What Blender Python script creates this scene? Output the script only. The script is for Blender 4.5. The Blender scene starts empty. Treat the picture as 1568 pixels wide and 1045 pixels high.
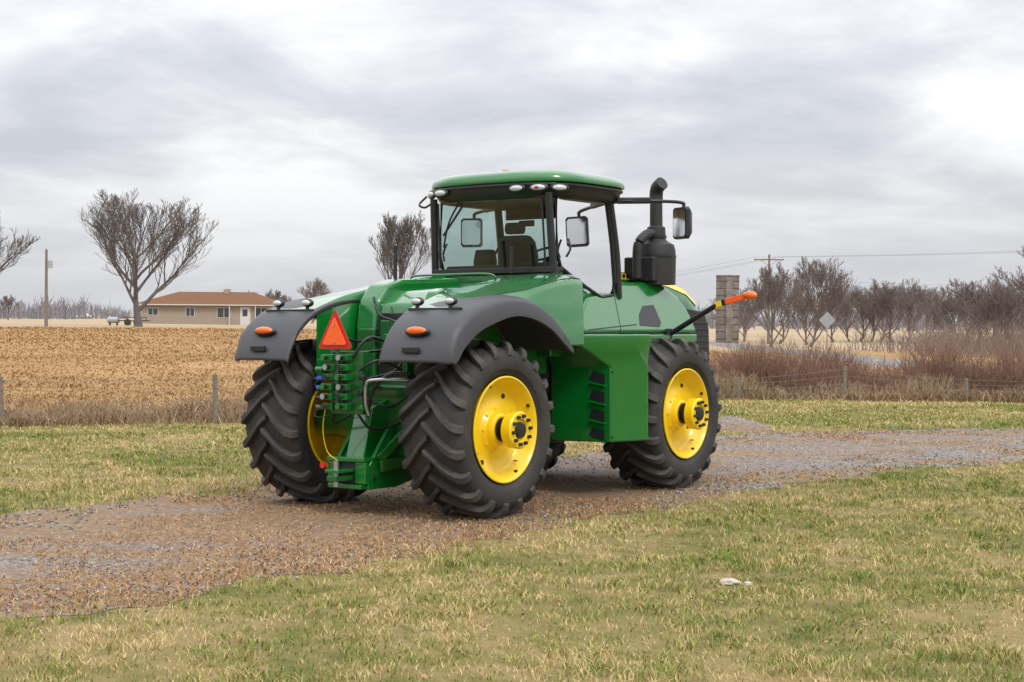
import bpy, math, random
import numpy as np
from mathutils import Matrix, Vector
random.seed(4); rng=np.random.default_rng(7)
S=bpy.context.scene
PI=math.pi
# ------------------------------------------------------------ helpers
def link(o,parent=None):
    S.collection.objects.link(o)
    if parent is not None: o.parent=parent
    return o
def empty(name,loc=(0,0,0)):
    e=bpy.data.objects.new(name,None);e.location=loc;link(e);return e
def mk(name,V,F,mat,parent=None,bevel=0,smooth=True,ang=38,seg=2):
    me=bpy.data.meshes.new(name);me.from_pydata([tuple(v) for v in V],[],[tuple(f) for f in F]);me.validate();me.update()
    import bmesh
    bm=bmesh.new();bm.from_mesh(me);bmesh.ops.recalc_face_normals(bm,faces=bm.faces);bm.to_mesh(me);bm.free()
    if smooth:
        me.polygons.foreach_set('use_smooth',[True]*len(me.polygons));me.set_sharp_from_angle(angle=math.radians(ang))
    me.materials.append(mat)
    o=bpy.data.objects.new(name,me);link(o,parent)
    if bevel:
        m=o.modifiers.new('b','BEVEL');m.width=bevel;m.segments=seg;m.limit_method='ANGLE';m.angle_limit=math.radians(30);m.harden_normals=True
    return o
def npmesh(name,V,F,mat,parent=None,smooth=False):
    """fast mesh; F (n,k)"""
    me=bpy.data.meshes.new(name);V=np.asarray(V,np.float32);F=np.asarray(F,np.int32)
    n,k=F.shape
    me.vertices.add(len(V));me.vertices.foreach_set('co',V.ravel())
    me.loops.add(n*k);me.loops.foreach_set('vertex_index',F.ravel())
    me.polygons.add(n);me.polygons.foreach_set('loop_start',np.arange(0,n*k,k,dtype=np.int32))
    if smooth: me.polygons.foreach_set('use_smooth',np.ones(n,bool))
    me.update(calc_edges=True);me.materials.append(mat)
    o=bpy.data.objects.new(name,me);link(o,parent);return o
def box(name,b0,b1,a0,a1,z0,z1,mat,parent,bevel=.01):
    V=[(x,y,z) for z in(z0,z1) for x,y in((b0,a0),(b1,a0),(b1,a1),(b0,a1))]
    return mk(name,V,[(0,1,2,3),(4,5,6,7),(0,1,5,4),(1,2,6,5),(2,3,7,6),(3,0,4,7)],mat,parent,bevel)
def prism(name,prof,b0,b1,mat,parent,bevel=.015):
    """prof list of (a,z); b0/b1 number or function(a,z)"""
    f0=b0 if callable(b0) else (lambda a,z:b0); f1=b1 if callable(b1) else (lambda a,z:b1)
    n=len(prof);V=[(f0(a,z),a,z) for a,z in prof]+[(f1(a,z),a,z) for a,z in prof]
    F=[tuple(range(n)),tuple(range(n,2*n))]+[(i,(i+1)%n,n+(i+1)%n,n+i) for i in range(n)]
    return mk(name,V,F,mat,parent,bevel)
def loft(name,rings,mat,parent,cap=True,closed=True,bevel=0,ang=38):
    n=len(rings[0]);V=[p for r in rings for p in r];F=[]
    for i in range(len(rings)-1):
        for j in range(n if closed else n-1):
            k=(j+1)%n;F.append((i*n+j,i*n+k,(i+1)*n+k,(i+1)*n+j))
    if cap: F.append(tuple(range(n)));F.append(tuple(range((len(rings)-1)*n,len(rings)*n)))
    return mk(name,V,F,mat,parent,bevel,ang=ang)
def frame(d):
    d=Vector(d).normalized();u=Vector((0,0,1)) if abs(d.z)<.9 else Vector((0,1,0))
    s=d.cross(u).normalized();t=s.cross(d).normalized();return d,s,t
def cyl(name,p0,p1,r0,mat,parent,r1=None,n=24,bevel=0):
    r1=r0 if r1 is None else r1
    p0=Vector(p0);p1=Vector(p1);d,s,t=frame(p1-p0)
    R=[[p+ (s*math.cos(2*PI*i/n)+t*math.sin(2*PI*i/n))*r for i in range(n)] for p,r in((p0,r0),(p1,r1))]
    return loft(name,R,mat,parent,bevel=bevel)
def catmull(P,k=6):
    P=[Vector(p) for p in P];Q=[]
    for i in range(len(P)-1):
        a=P[max(i-1,0)];b=P[i];c=P[i+1];d=P[min(i+2,len(P)-1)]
        for j in range(k):
            t=j/k;Q.append(.5*((2*b)+(c-a)*t+(2*a-5*b+4*c-d)*t*t+(3*b-a-3*c+d)*t**3))
    Q.append(P[-1]);return Q
def tube(name,P,r,mat,parent,n=10,curve=True,closed=False):
    P=catmull(P) if curve else [Vector(p) for p in P]
    if closed:P=P+[P[0]]
    R=[]
    m=len(P)
    for i,p in enumerate(P):
        d=(P[min(i+1,m-1)]-P[max(i-1,0)])
        if closed and (i==0 or i==m-1): d=P[1]-P[-2]
        d,s,t=frame(d);rr=r[i] if isinstance(r,list) else r
        R.append([p+(s*math.cos(2*PI*j/n)+t*math.sin(2*PI*j/n))*rr for j in range(n)])
    return loft(name,R,mat,parent,cap=not closed,ang=60)
def beam(name,p0,p1,w,h,mat,parent,bevel=.008):
    p0=Vector(p0);p1=Vector(p1);d,s,t=frame(p1-p0)
    R=[[p+s*x*w/2+t*y*h/2 for x,y in((-1,-1),(1,-1),(1,1),(-1,1))] for p in(p0,p1)]
    return loft(name,R,mat,parent,bevel=bevel)
def revolve(name,prof,c,mat,parent,sgn=1,n=72,ang=35):
    """prof (w,rho): axis along local X, centre c"""
    V=[];F=[];k=len(prof)
    for i in range(n):
        th=2*PI*i/n
        for w,r in prof: V.append((c[0]+sgn*w,c[1]+r*math.sin(th),c[2]+r*math.cos(th)))
    for i in range(n):
        for j in range(k-1):
            i2=(i+1)%n;F.append((i*k+j,i*k+j+1,i2*k+j+1,i2*k+j))
    return mk(name,V,F,mat,parent,ang=ang)
def ellipsoid(name,c,r,mat,parent,n=16,m=10):
    R=[]
    for i in range(m+1):
        ph=-PI/2+PI*i/m;cp=max(math.cos(ph),.02)
        R.append([(c[0]+r[0]*cp*math.cos(2*PI*j/n),c[1]+r[1]*cp*math.sin(2*PI*j/n),c[2]+r[2]*math.sin(ph)) for j in range(n)])
    return loft(name,R,mat,parent,ang=80)
# ------------------------------------------------------------ materials
def newmat(name):
    m=bpy.data.materials.new(name);m.use_nodes=True;nt=m.node_tree;return m,nt,nt.nodes,nt.links,nt.nodes['Principled BSDF']
def noise(nt,scale,detail=4,rough=.55,vec=None,dist=0):
    n=nt.nodes.new('ShaderNodeTexNoise');n.inputs['Scale'].default_value=scale;n.inputs['Detail'].default_value=detail;n.inputs['Roughness'].default_value=rough;n.inputs['Distortion'].default_value=dist
    if vec is not None: nt.links.new(vec,n.inputs['Vector'])
    return n
def ramp(nt,fac,stops):
    r=nt.nodes.new('ShaderNodeValToRGB');nt.links.new(fac,r.inputs[0])
    while len(r.color_ramp.elements)<len(stops): r.color_ramp.elements.new(.5)
    for e,(p,c) in zip(r.color_ramp.elements,stops): e.position=p;e.color=(*c,1) if len(c)==3 else c
    return r
def mixc(nt,fac,a,b):
    m=nt.nodes.new('ShaderNodeMix');m.data_type='RGBA'
    for s,v in((0,fac),(6,a),(7,b)):
        if hasattr(v,'is_linked'): nt.links.new(v,m.inputs[s])
        elif s==0: m.inputs[0].default_value=v
        else: m.inputs[s].default_value=(*v,1)
    return m.outputs[2]
def math_(nt,op,a,b=None,clamp=False,c=None):
    m=nt.nodes.new('ShaderNodeMath');m.operation=op;m.use_clamp=clamp
    for i,v in enumerate((a,b,c)):
        if v is None: continue
        if hasattr(v,'is_linked'): nt.links.new(v,m.inputs[i])
        else: m.inputs[i].default_value=v
    return m.outputs[0]
def objco(nt):
    t=nt.nodes.new('ShaderNodeTexCoord');return t.outputs['Object']
def simple(name,col,rough=.5,metal=0,coat=0,var=.12,dirt=0,scale=6,dirtcol=(.16,.11,.06),bump=0,bscale=60):
    m,nt,N,L,P=newmat(name);co=objco(nt)
    n=noise(nt,scale,4,.6,co)
    c=mixc(nt,n.outputs[0],tuple(x*(1-var) for x in col),tuple(min(1,x*(1+var)) for x in col))
    if dirt:
        n2=noise(nt,3.3,6,.65,co);r=ramp(nt,n2.outputs[0],[(.45,(0,0,0)),(.8,(1,1,1))])
        f=math_(nt,'MULTIPLY',r.outputs[0],dirt);c=mixc(nt,f,c,dirtcol)
    L.new(c,P.inputs['Base Color'])
    rr=math_(nt,'MULTIPLY_ADD',n.outputs[0],.15,c=rough-.07);L.new(rr,P.inputs['Roughness'])
    P.inputs['Metallic'].default_value=metal;P.inputs['Coat Weight'].default_value=coat;P.inputs['Coat Roughness'].default_value=.035
    if bump:
        n3=noise(nt,bscale,4,.6,co);b=N.new('ShaderNodeBump');b.inputs['Strength'].default_value=bump;b.inputs['Distance'].default_value=.01;L.new(n3.outputs[0],b.inputs['Height']);L.new(b.outputs[0],P.inputs['Normal'])
    return m
GREEN=simple('green_paint',(.002,.142,.018),.24,coat=1,var=.05)
GREEN2=simple('green_paint_frame',(.003,.10,.014),.42,coat=.4,var=.12,dirt=.18)
YEL=simple('yellow_paint',(.88,.60,.006),.36,coat=.4,var=.05,dirt=.10)
FEND=simple('fender_plastic',(.046,.048,.054),.44,var=.08,dirt=.05,bump=.15,bscale=300)
BLK=simple('black_trim',(.014,.014,.016),.36,var=.2)
MATB=simple('matte_black',(.02,.02,.022),.6,var=.2,dirt=.08)
RUB=simple('tyre_rubber',(.026,.025,.024),.7,var=.35,dirt=.5,scale=14,dirtcol=(.085,.07,.055),bump=.3,bscale=90)
RUBL=simple('tyre_lug_rubber',(.040,.037,.035),.62,var=.4,dirt=.75,scale=18,dirtcol=(.125,.10,.078),bump=.3,bscale=90)
STEEL=simple('steel',(.45,.46,.47),.35,metal=.9)
LAMP=simple('lamp_glass',(.50,.51,.52),.10,coat=1)
AMBER=simple('amber_lens',(.9,.14,.008),.25,coat=.6)
RED=simple('red_lens',(.6,.015,.01),.3,coat=.5)
ORANGE=simple('smv_orange',(1.,.12,.012),.5)
REDR=simple('smv_red',(.5,.01,.01),.35)
BLUE=simple('blue_cap',(.01,.09,.5),.4)
SEAT=simple('seat_fabric',(.035,.035,.035),.85)
DARKMET=simple('dark_hub',(.03,.026,.024),.5,metal=.4)
def glassmat(name,tint,refl):
    m,nt,N,L,P=newmat(name);N.remove(P)
    t=N.new('ShaderNodeBsdfTransparent');t.inputs[0].default_value=(*tint,1)
    g=N.new('ShaderNodeBsdfGlossy');g.inputs['Roughness'].default_value=.02
    f=N.new('ShaderNodeFresnel');f.inputs[0].default_value=refl
    n=noise(nt,2,2,.5,objco(nt));ff=math_(nt,'MULTIPLY_ADD',n.outputs[0],.06);L.new(f.outputs[0],ff.node.inputs[2])
    x=N.new('ShaderNodeMixShader');L.new(ff,x.inputs[0]);L.new(t.outputs[0],x.inputs[1]);L.new(g.outputs[0],x.inputs[2]);L.new(x.outputs[0],N['Material Output'].inputs[0]);return m
GLASS=glassmat('cab_glass',(.66,.77,.75),1.52)
MIRR=simple('mirror_glass',(.8,.8,.8),.07,metal=1,var=0)
# ------------------------------------------------------------ TRACTOR
T=empty('tractor')
T.matrix_world=Matrix.Translation((-1.290,17.553,-.008))@Matrix.Rotation(math.radians(-35.9),4,'Z')@Matrix.Rotation(math.radians(-.579),4,'Y')
R0=.96;TW=1.165;WB=3.9
def wheel(a,sg,tag,phase):
    c=(sg*TW,a,R0)
    prof=[(-.30,.56),(-.36,.60),(-.395,.69),(-.40,.78),(-.375,.835),(-.32,.872),(-.2,.888),(0,.892),(.2,.888),(.32,.872),(.375,.835),(.40,.78),(.395,.69),(.385,.655),(.378,.652),(.36,.60),(.33,.575),(.30,.56)]
    revolve('tyre_carcass_'+tag,prof,c,RUB,T,sg,n=96,ang=50)
    top=[(-.035,.960),(.06,.960),(.15,.960),(.24,.956),(.32,.945),(.375,.915),(.408,.865),(.412,.80)]
    bas=[(-.035,.875),(.06,.875),(.15,.875),(.24,.868),(.30,.86),(.34,.84),(.37,.81),(.38,.77)]
    V=[];F=[]
    nl=20
    for side in(1,-1):
        for k in range(nl):
            th0=2*PI*(k+(.5 if side<0 else 0))/nl+phase
            base=len(V)
            for i,((w,r),(wb,rb)) in enumerate(zip(top,bas)):
                q=min(1.,max(0,w)/.41);sw=-.37*(1-(1-q)**1.5)
                tw=(.024+.020*q);bw=tw+.018
                for (ww,rr,dt) in((wb,rb,-bw),(w,r,-tw),(w,r,tw),(wb,rb,bw)):
                    th=th0+sw+dt/.93
                    V.append((c[0]+side*ww,c[1]+rr*math.sin(th),c[2]+rr*math.cos(th)))
            n=len(top)
            for i in range(n-1):
                b=base+4*i
                for j in range(3): F.append((b+j,b+j+1,b+j+5,b+j+4))
            F.append((base,base+1,base+2,base+3));b=base+4*(n-1);F.append((b,b+1,b+2,b+3))
    mk('tyre_lugs_'+tag,V,F,RUBL,T,bevel=.008,ang=30,seg=1)
    rim=[(-.33,.575),(-.345,.575),(-.345,.55),(-.30,.54),(-.25,.50),(.10,.49),(.22,.505),(.31,.535),(.345,.55),(.36,.575),(.372,.575),(.376,.56),(.362,.545),(.325,.525),(.24,.49),(.205,.46),(.185,.40),(.18,.30),(.20,.235),(.245,.19),(.30,.172),(.315,.15),(.315,.001)]
    revolve('rim_'+tag,rim,c,YEL,T,sg,n=72,ang=25)
    revolve('rim_back_'+tag,[(-.2,.50),(.12,.47),(.14,.3),(.1,.2),(.1,.001)],c,YEL,T,sg,n=48)
    X=lambda w:c[0]+sg*w
    cyl('hub_neck_'+tag,(X(.31),a,R0),(X(.44),a,R0),.095,DARKMET,T)
    revolve('hub_ring_'+tag,[(.318,.13),(.335,.13),(.335,.095)],c,DARKMET,T,sg,n=36)
    revolve('hub_flange_'+tag,[(.42,.10),(.425,.17),(.44,.195),(.55,.20),(.565,.185),(.565,.12),(.545,.11),(.545,.085)],c,YEL,T,sg,n=48,ang=25)
    revolve('hub_cap_'+tag,[(.548,.09),(.575,.08),(.58,.05),(.58,.001)],c,DARKMET,T,sg,n=32)
    for k in range(10):
        th=2*PI*k/10+.2;y=a+.152*math.sin(th);z=R0+.152*math.cos(th)
        cyl(f'stud_{tag}_{k}',(X(.56),y,z),(X(.60),y,z),.021,MATB,T,n=6)
    for k in range(8):
        th=2*PI*k/8;y=a+.215*math.sin(th);z=R0+.215*math.cos(th)
        cyl(f'nut_{tag}_{k}',(X(.21),y,z),(X(.238),y,z),.013,YEL,T,n=6)
    for k in range(4):
        th=2*PI*k/4+.5;y=a+.40*math.sin(th);z=R0+.40*math.cos(th)
        cyl(f'slot_{tag}_{k}',(X(.18),y,z),(X(.192),y,z),.030,DARKMET,T,n=14)
        th+=.6;y=a+.527*math.sin(th);z=R0+.527*math.cos(th);cyl(f'rim_lug_{tag}_{k}',(X(.31),y,z),(X(.34),y,z),.02,DARKMET,T,n=8)
    cyl('valve_'+tag,(X(.25),a+.3,R0-.36),(X(.30),a+.3,R0-.36),.008,MATB,T,n=6)
wheel(0,1,'rear_right',0.1);wheel(0,-1,'rear_left',.25);wheel(WB,1,'front_right',.0);wheel(WB,-1,'front_left',.17)
# chassis
for a,t in((0,'rear'),(WB,'front')):
    cyl('axle_tube_'+t,(-1.1,a,R0),(1.1,a,R0),.17,GREEN2,T)
    for s in(1,-1): cyl('axle_bell_%s_%d'%(t,s>0),(s*.40,a,R0),(s*.72,a,R0),.30,GREEN2,T,r1=.20)
box('rear_frame',-.42,.42,-.30,1.9,.62,1.42,GREEN2,T,.04)
box('front_frame',-.40,.40,2.2,5.7,.62,1.45,GREEN2,T,.04)
cyl('articulation_joint',(0,2.05,.5),(0,2.05,1.5),.28,MATB,T)
# rear fenders
U=[(-1.08,1.69),(-1.01,1.86),(-.86,2.06),(-.62,2.23),(-.3,2.34),(.1,2.395),(.5,2.35),(.85,2.20),(1.1,2.0),(1.27,1.80)]
Lo=[(-1.05,1.68),(-.93,1.72),(-.77,1.85),(-.55,2.0),(-.27,2.10),(.1,2.18),(.45,2.155),(.78,2.05),(1.03,1.9),(1.24,1.76)]
def dense(P,k=4): return [(p.x,p.y) for p in catmull([(x,y,0) for x,y in P],k)]
Ud=dense(U);Ld=dense(Lo)
def arch(a): return float(np.interp(a,[u[0] for u in Ud],[u[1] for u in Ud]))
for sg,tag in((1,'right'),(-1,'left')):
    rings=[]
    for i,((a,z),(la,lz)) in enumerate(zip(Ud,Ld)):
        t=i/(len(Ud)-1);sh=max(0,1-t*5)*.10
        ring=[(.66,a+sh*.2,z-.05),(.67,a+sh*.1,z-.012),(.70,a,z),(1.1,a-.01,z+.004),(1.42,a+sh*.3,z),(1.49,a+sh*.7,z-.012)]
        k=.12;ring.append((1.54,a*(1-k)+la*k+sh,z*(1-k)+lz*k-.015));k=.35;ring.append((1.565,a*(1-k)+la*k+sh,z*(1-k)+lz*k));ring.append((1.57,la+sh,lz));ring.append((1.545,la+sh,lz-.004));ring.append((1.53,la+.02+sh,lz+.05))
        rings.append([(sg*x,y,zz) for x,y,zz in ring])
    o=loft('fender_%s'%tag,rings,FEND,T,cap=False,closed=False,ang=50)
    m=o.modifiers.new('s','SOLIDIFY');m.thickness=.02;m.offset=0
    # green fender deck, rises to the cab
    def deck(x):
        dz=-.10*max(0,(x-.9)/.5)**1.6;lim=2.02-max(0,x-1.0)*.85
        P=[(-.60,2.262),(-.35,2.345),(-.1,2.42),(.3,2.50),(.8,2.59),(1.3,2.66),(1.75,2.70),(2.02,2.70)]
        return [(a if a<.6 else .6+(a-.6)*(lim-.6)/1.42,z+dz*min(1,(a+.62)/1.2)) for a,z in dense(P,3)]
    rings=[]
    xs=[.66,.70,.80,.95,1.15,1.30,1.38,1.42]
    for x in xs:
        r=deck(x)
        if x in(.66,1.42): r=[(a,z-.05) for a,z in r]
        rings.append([(sg*x,a,z) for a,z in r])
    n=len(rings[0])
    rings=[[(p[0],p[1],1.5) for p in rings[0]]]+rings
    rings.append([(sg*1.44,p[1],min(p[2]-.02,max(arch(p[1])-.03,1.86))) for p in rings[-1]])
    loft('fender_deck_%s'%tag,rings,GREEN,T,cap=False,closed=False,ang=40)
    tube('deck_crease_%s'%tag,[(sg*1.335,a,z+.002) for a,z in deck(1.335)[2:]],.006,BLK,T,n=6,curve=False)
    pl_=[(.60,1.25,2.6),(1.40,1.25,2.5),(1.405,1.63,2.5),(1.36,1.70,2.55),(1.04,1.98,2.67),(.95,2.01,2.675),(.60,2.02,2.68)]
    loft('deck_end_'+tag,[[(sg*x,y,1.84) for x,y,z in pl_],[(sg*x,y,2.3) for x,y,z in pl_],[(sg*x,y,z) for x,y,z in pl_]],GREEN,T,bevel=.012)
    # lights
    for i,(b,a) in enumerate(((.80,-.60),(1.25,-.60))):
        cyl(f'work_light_stem_{tag}_{i}',(sg*b,a,2.20),(sg*b,a,2.29),.022,BLK,T,n=10)
        ellipsoid(f'work_light_body_{tag}_{i}',(sg*b,a+.01,2.33),(.080,.05,.048),BLK,T)
        ellipsoid(f'work_light_lens_{tag}_{i}',(sg*b,a-.022,2.332),(.062,.03,.032),LAMP,T)
    o=ellipsoid('amber_base_'+tag,(0,0,0),(.165,.05,.06),BLK,T);o.location=(sg*1.1,-.965,2.01);o.rotation_euler=(math.radians(-35),0,0)
    o=ellipsoid('amber_lens_'+tag,(0,0,0),(.14,.062,.045),AMBER,T);o.location=(sg*1.1,-.975,2.012);o.rotation_euler=(math.radians(-35),0,0)
    box('fender_clip_'+tag,sg*1.1-.11,sg*1.1+.11,-1.095,-1.06,1.79,1.85,BLK,T,.008)
    box('fender_seam_'+tag,min(sg*.70,sg*1.42),max(sg*.70,sg*1.42),-.635,-.61,2.22,2.262,BLK,T,.006)
# centre rear body
prism('rear_body',[(.05,1.35),(.0,1.9),(.10,2.32),(.35,2.47),(1.2,2.54),(1.75,2.60),(1.75,1.3)],-.55,.55,GREEN,T,.04)
prism('rear_body_ridge',[(-.02,2.0),(.04,2.36),(.22,2.56),(.50,2.62),(1.6,2.66),(1.7,2.1)],-.62,-.30,GREEN,T,.06)
prism('rear_body_rib',[(-.06,1.5),(-.08,2.15),(.04,2.45),(.2,2.5),(.1,1.5)],.40,.56,GREEN,T,.03)
box('rear_shade_panel',-.26,.36,-.012,.03,1.50,2.22,BLK,T,.01)  # flat black panel, stands in for shadow gaps around the rear panels
box('rear_panel',-.20,.30,-.05,.0,1.66,2.14,GREEN2,T,.02)
box('rear_panel_b',-.56,-.28,-.05,.04,1.45,2.05,GREEN2,T,.03)
for i in range(3): cyl(f'rear_panel_boss_{i}',(-.08+.14*i,-.05,1.95-.1*i),(-.08+.14*i,-.11,1.95-.1*i),.035,GREEN,T,n=14,bevel=.006)
cyl('rear_filter',(.42,-.15,1.42),(.42,-.15,1.72),.075,GREEN2,T,bevel=.02);cyl('rear_filter_b',(-.42,-.12,1.38),(-.42,-.12,1.66),.065,MATB,T,bevel=.02)
box('rear_crossmember',-.60,.60,-.30,-.12,1.25,1.40,GREEN,T,.02)
for s in(-1,1): box('fender_bracket_%d'%(s>0),min(s*.5,s*.72),max(s*.5,s*.72),-.5,-.2,1.55,1.70,GREEN2,T,.02)
tube('grab_rail',[(-.50,.9,2.56),(-.46,.85,2.66),(0,.85,2.67),(.62,.9,2.67),(.70,.95,2.60)],.014,GREEN,T)
cyl('antenna_post',(-.62,.72,2.6),(-.62,.72,2.98),.022,BLK,T)
cyl('antenna_tip',(-.62,.72,2.98),(-.62,.72,3.02),.03,BLK,T)
cyl('rear_stub_post',(.45,1.6,2.7),(.45,1.6,3.03),.022,BLK,T)
# SMV sign
tri=lambda s,y,cz=1.98:[(0,y,cz+.25*s),(.225*s,y,cz-.14*s),(-.225*s,y,cz-.14*s)]
def tripl(nm,s0,s1,y,mat):
    def corner(s):
        P=[Vector(p) for p in tri(s,y)];o=[]
        for i in range(3):
            p=P[i];o.append(p.lerp(P[i-1],.06));o.append(p.lerp(P[(i+1)%3],.06))
        return o
    V=corner(s0)+[v+Vector((0,.006,0)) for v in corner(s0)]
    F=[(0,1,2,3,4,5),(6,7,8,9,10,11)]+[(i,(i+1)%6,6+(i+1)%6,6+i) for i in range(6)]
    mk(nm,V,F,mat,T)
tripl('smv_border',1.12,0,-1.02,REDR);tripl('smv_face',.80,0,-1.032,ORANGE)
for i,(b,z) in enumerate(((0,2.08),(0,1.9))): cyl(f'smv_bolt_{i}',(b,-1.045,z),(b,-1.03,z),.012,STEEL,T,n=8)
beam('smv_post',(0,-.98,1.2),(0,-.98,1.95),.05,.03,GREEN2,T)
beam('smv_arm',(0,-.98,1.5),(.0,-.3,1.40),.06,.05,GREEN2,T)
# coupler stack
box('coupler_frame',-.16,.30,-.92,-.80,1.12,1.80,GREEN2,T,.01)
rr=random.Random(3)
for i in range(6):
    z=1.17+i*.105
    for j in range(2):
        b=-.10+.20*j+rr.uniform(-.015,.015);dd=rr.uniform(-.03,.02)
        box(f'coupler_block_{i}_{j}',b-.075,b+.075,-1.03+dd,-.92,z,z+.07,GREEN if (i+j)%3 else GREEN2,T,.008)
        cyl(f'coupler_port_{i}_{j}',(b,-1.03+dd,z+.037),(b,-1.09+dd,z+.037),.026,BLK if (i*2+j)%3 else GREEN2,T,n=14)
        cyl(f'coupler_ring_{i}_{j}',(b,-1.085+dd,z+.037),(b,-1.095+dd,z+.037),.032,(BLK,STEEL,GREEN)[(i+2*j)%3],T,n=14)
for i,(b,z,m) in enumerate(((-.20,1.50,BLUE),(-.20,1.40,BLUE),(-.20,1.29,BLK),(.30,1.35,BLK),(.30,1.2,GREEN),(-.22,1.6,GREEN),(.32,1.52,BLK),(-.21,1.19,GREEN))):
    cyl(f'coupler_cap_{i}',(b,-.97,z),(b+(.08 if b>0 else -.08),-1.0,z),.030,m,T,n=16,bevel=.005)
    tube(f'cap_tether_{i}',[(b,-.97,z),(b*1.3,-1.05,z-.05),(b*1.1,-1.04,z-.11),(b*.6,-.97,z-.08)],.005,BLK,T,n=5)
for i,P in enumerate(([(.2,-.95,1.75),(.32,-.8,1.95),(.38,-.4,1.8),(.25,-.1,1.6)],[(.28,-.95,1.6),(.45,-.8,1.7),(.42,-.3,1.55),(.3,-.05,1.5)],[(-.1,-.95,1.75),(-.25,-.75,1.95),(-.3,-.3,1.9),(-.2,0,1.95)],[(.32,-.9,1.3),(.5,-.7,1.2),(.4,-.3,1.3)],[(.1,0,2.15),(.3,-.2,1.9),(.35,-.4,1.6),(.3,-.85,1.5)],[(-.30,-.04,2.4),(-.18,-.08,2.2),(.1,-.12,2.1),(.2,-.2,1.85),(.15,-.85,1.78)],[(.48,-.1,2.3),(.42,-.2,2.0),(.5,-.3,1.7),(.45,-.3,1.4)],[(-.12,-.9,1.15),(-.3,-.7,1.0),(-.35,-.3,1.1)],[(.2,-.9,1.15),(.25,-.7,.95),(.3,-.3,1.0)])):
    tube(f'hydraulic_hose_{i}',P,.015,BLK,T,n=8)
tube('yellow_cord',[(-.15,-1.0,1.2),(-.24,-.95,.95),(-.22,-.9,.7),(-.1,-.85,.6)],.006,YEL,T,n=6)
tube('steel_bail',[(.42,-.95,1.12),(.42,-1.0,1.25),(.45,-1.02,1.46),(.55,-1.0,1.50),(.72,-.85,1.5),(.8,-.7,1.48)],.018,STEEL,T,n=10)
tube('rear_hose_rail',[(.35,-.9,1.1),(.5,-.95,1.42),(.68,-.9,1.56),(.82,-.75,1.56)],.02,BLK,T,n=10)
# drawbar/hitch
prism('hitch_column',[(-.72,.62),(-.55,1.18),(-.2,1.30),(-.2,.45),(-.60,.45)],-.13,.13,GREEN,T,.02)
for s in(-1,1):
    prism('hitch_side_%d'%(s>0),[(-.78,.30),(-.80,.52),(-.45,.95),(.0,1.05),(.2,.4),(-.3,.30)],s*.22,s*.27,GREEN,T,.01)
    beam('hitch_brace_%d'%(s>0),(s*.25,-.6,.62),(s*.42,-.05,1.1),.07,.10,GREEN,T)
    for i,(y,z) in enumerate(((-.70,.42),(-.45,.5),(-.45,.75),(-.2,.7))): cyl('hitch_bolt_%d_%d'%(s>0,i),(s*.27,y,z),(s*.292,y,z),.024,DARKMET,T,n=6)
box('hitch_top_plate',-.27,.27,-.86,-.45,.60,.65,GREEN,T,.01)
box('hitch_base_plate',-.24,.24,-.88,-.2,.31,.36,GREEN,T,.01)
box('hitch_front_block',-.275,-.12,-.84,-.76,.36,.60,GREEN,T,.015);box('hitch_front_block_b',.12,.275,-.84,-.76,.36,.60,GREEN,T,.015);box('hitch_front_plate',-.13,.13,-.80,-.77,.36,.60,MATB,T,.01)
box('drawbar',-.07,.07,-1.08,0,.40,.46,GREEN2,T,.01)
box('drawbar_top',-.10,.10,-1.08,-.80,.49,.53,GREEN,T,.01)
cyl('hitch_pin',(0,-1.0,.34),(0,-1.0,.62),.03,STEEL,T)
cyl('tail_marker',(-.3,-.86,.55),(-.3,-.90,.55),.035,RED,T)
for s in(-1,1):
    cyl('steering_cyl_%d'%(s>0),(s*.5,-.1,1.15),(s*.45,1.6,1.0),.05,MATB,T)
    beam('lower_link_%d'%(s>0),(s*.33,-.65,.55),(s*.40,.2,.62),.05,.12,GREEN2,T)
# ---- cab
prism('cab_base',[(1.82,1.7),(1.82,2.70),(2.02,2.74),(2.35,2.60),(2.85,2.40),(3.3,2.45),(3.45,1.7)],-.86,.86,GREEN,T,.02)
prism('cab_lower_skirt',[(1.85,1.25),(1.85,1.75),(3.4,1.75),(3.4,1.25)],-.6,.6,MATB,T,.02)
box('cab_floor',-.84,.84,1.86,3.25,2.36,2.42,MATB,T,.01)
hb=.90;ht=.87
def cp(s,a,z): return (s*(hb+(ht-hb)*(z-2.7)/.95),a,z)
for s in(-1,1):
    t='R' if s>0 else 'L'
    tube('cab_post_rear_'+t,[cp(s,1.83,2.70),cp(s,1.80,3.1),cp(s,1.76,3.66)],.046,BLK,T,n=10)
    tube('cab_post_front_'+t,[cp(s,3.27,2.42),cp(s,3.24,3.0),cp(s,3.12,3.66)],.046,BLK,T,n=10)
    P=[(1.92,3.62),(3.06,3.62),(3.16,3.1),(3.20,2.62),(3.12,2.46),(2.86,2.43),(2.55,2.54),(2.2,2.68),(1.98,2.78),(1.91,2.95)]
    tube('door_frame_'+t,[cp(s,a,z) for a,z in P],.022,BLK,T,n=8,curve=False,closed=True)
    V=[(s*(abs(cp(s,a,z)[0])-.01),a,z) for a,z in P];mk('door_glass_'+t,V,[tuple(range(len(V)))],GLASS,T,smooth=False)
    beam('cab_sill_'+t,cp(s,1.83,2.74),cp(s,2.0,2.76),.06,.05,BLK,T)
    tube('door_handle_'+t,[(s*.93,2.05,2.9),(s*.97,2.08,3.0),(s*.93,2.1,3.12)],.014,BLK,T,n=8)
    tube('inner_grab_'+t,[(s*.80,2.6,2.6),(s*.82,2.85,2.85),(s*.82,3.05,3.1),(s*.80,3.12,3.2)],.016,BLK,T,n=8)
mk('rear_glass',[(-.86,1.83,2.78),(.86,1.83,2.78),(.84,1.765,3.63),(-.84,1.765,3.63)],[(0,1,2,3)],GLASS,T,smooth=False)
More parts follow.
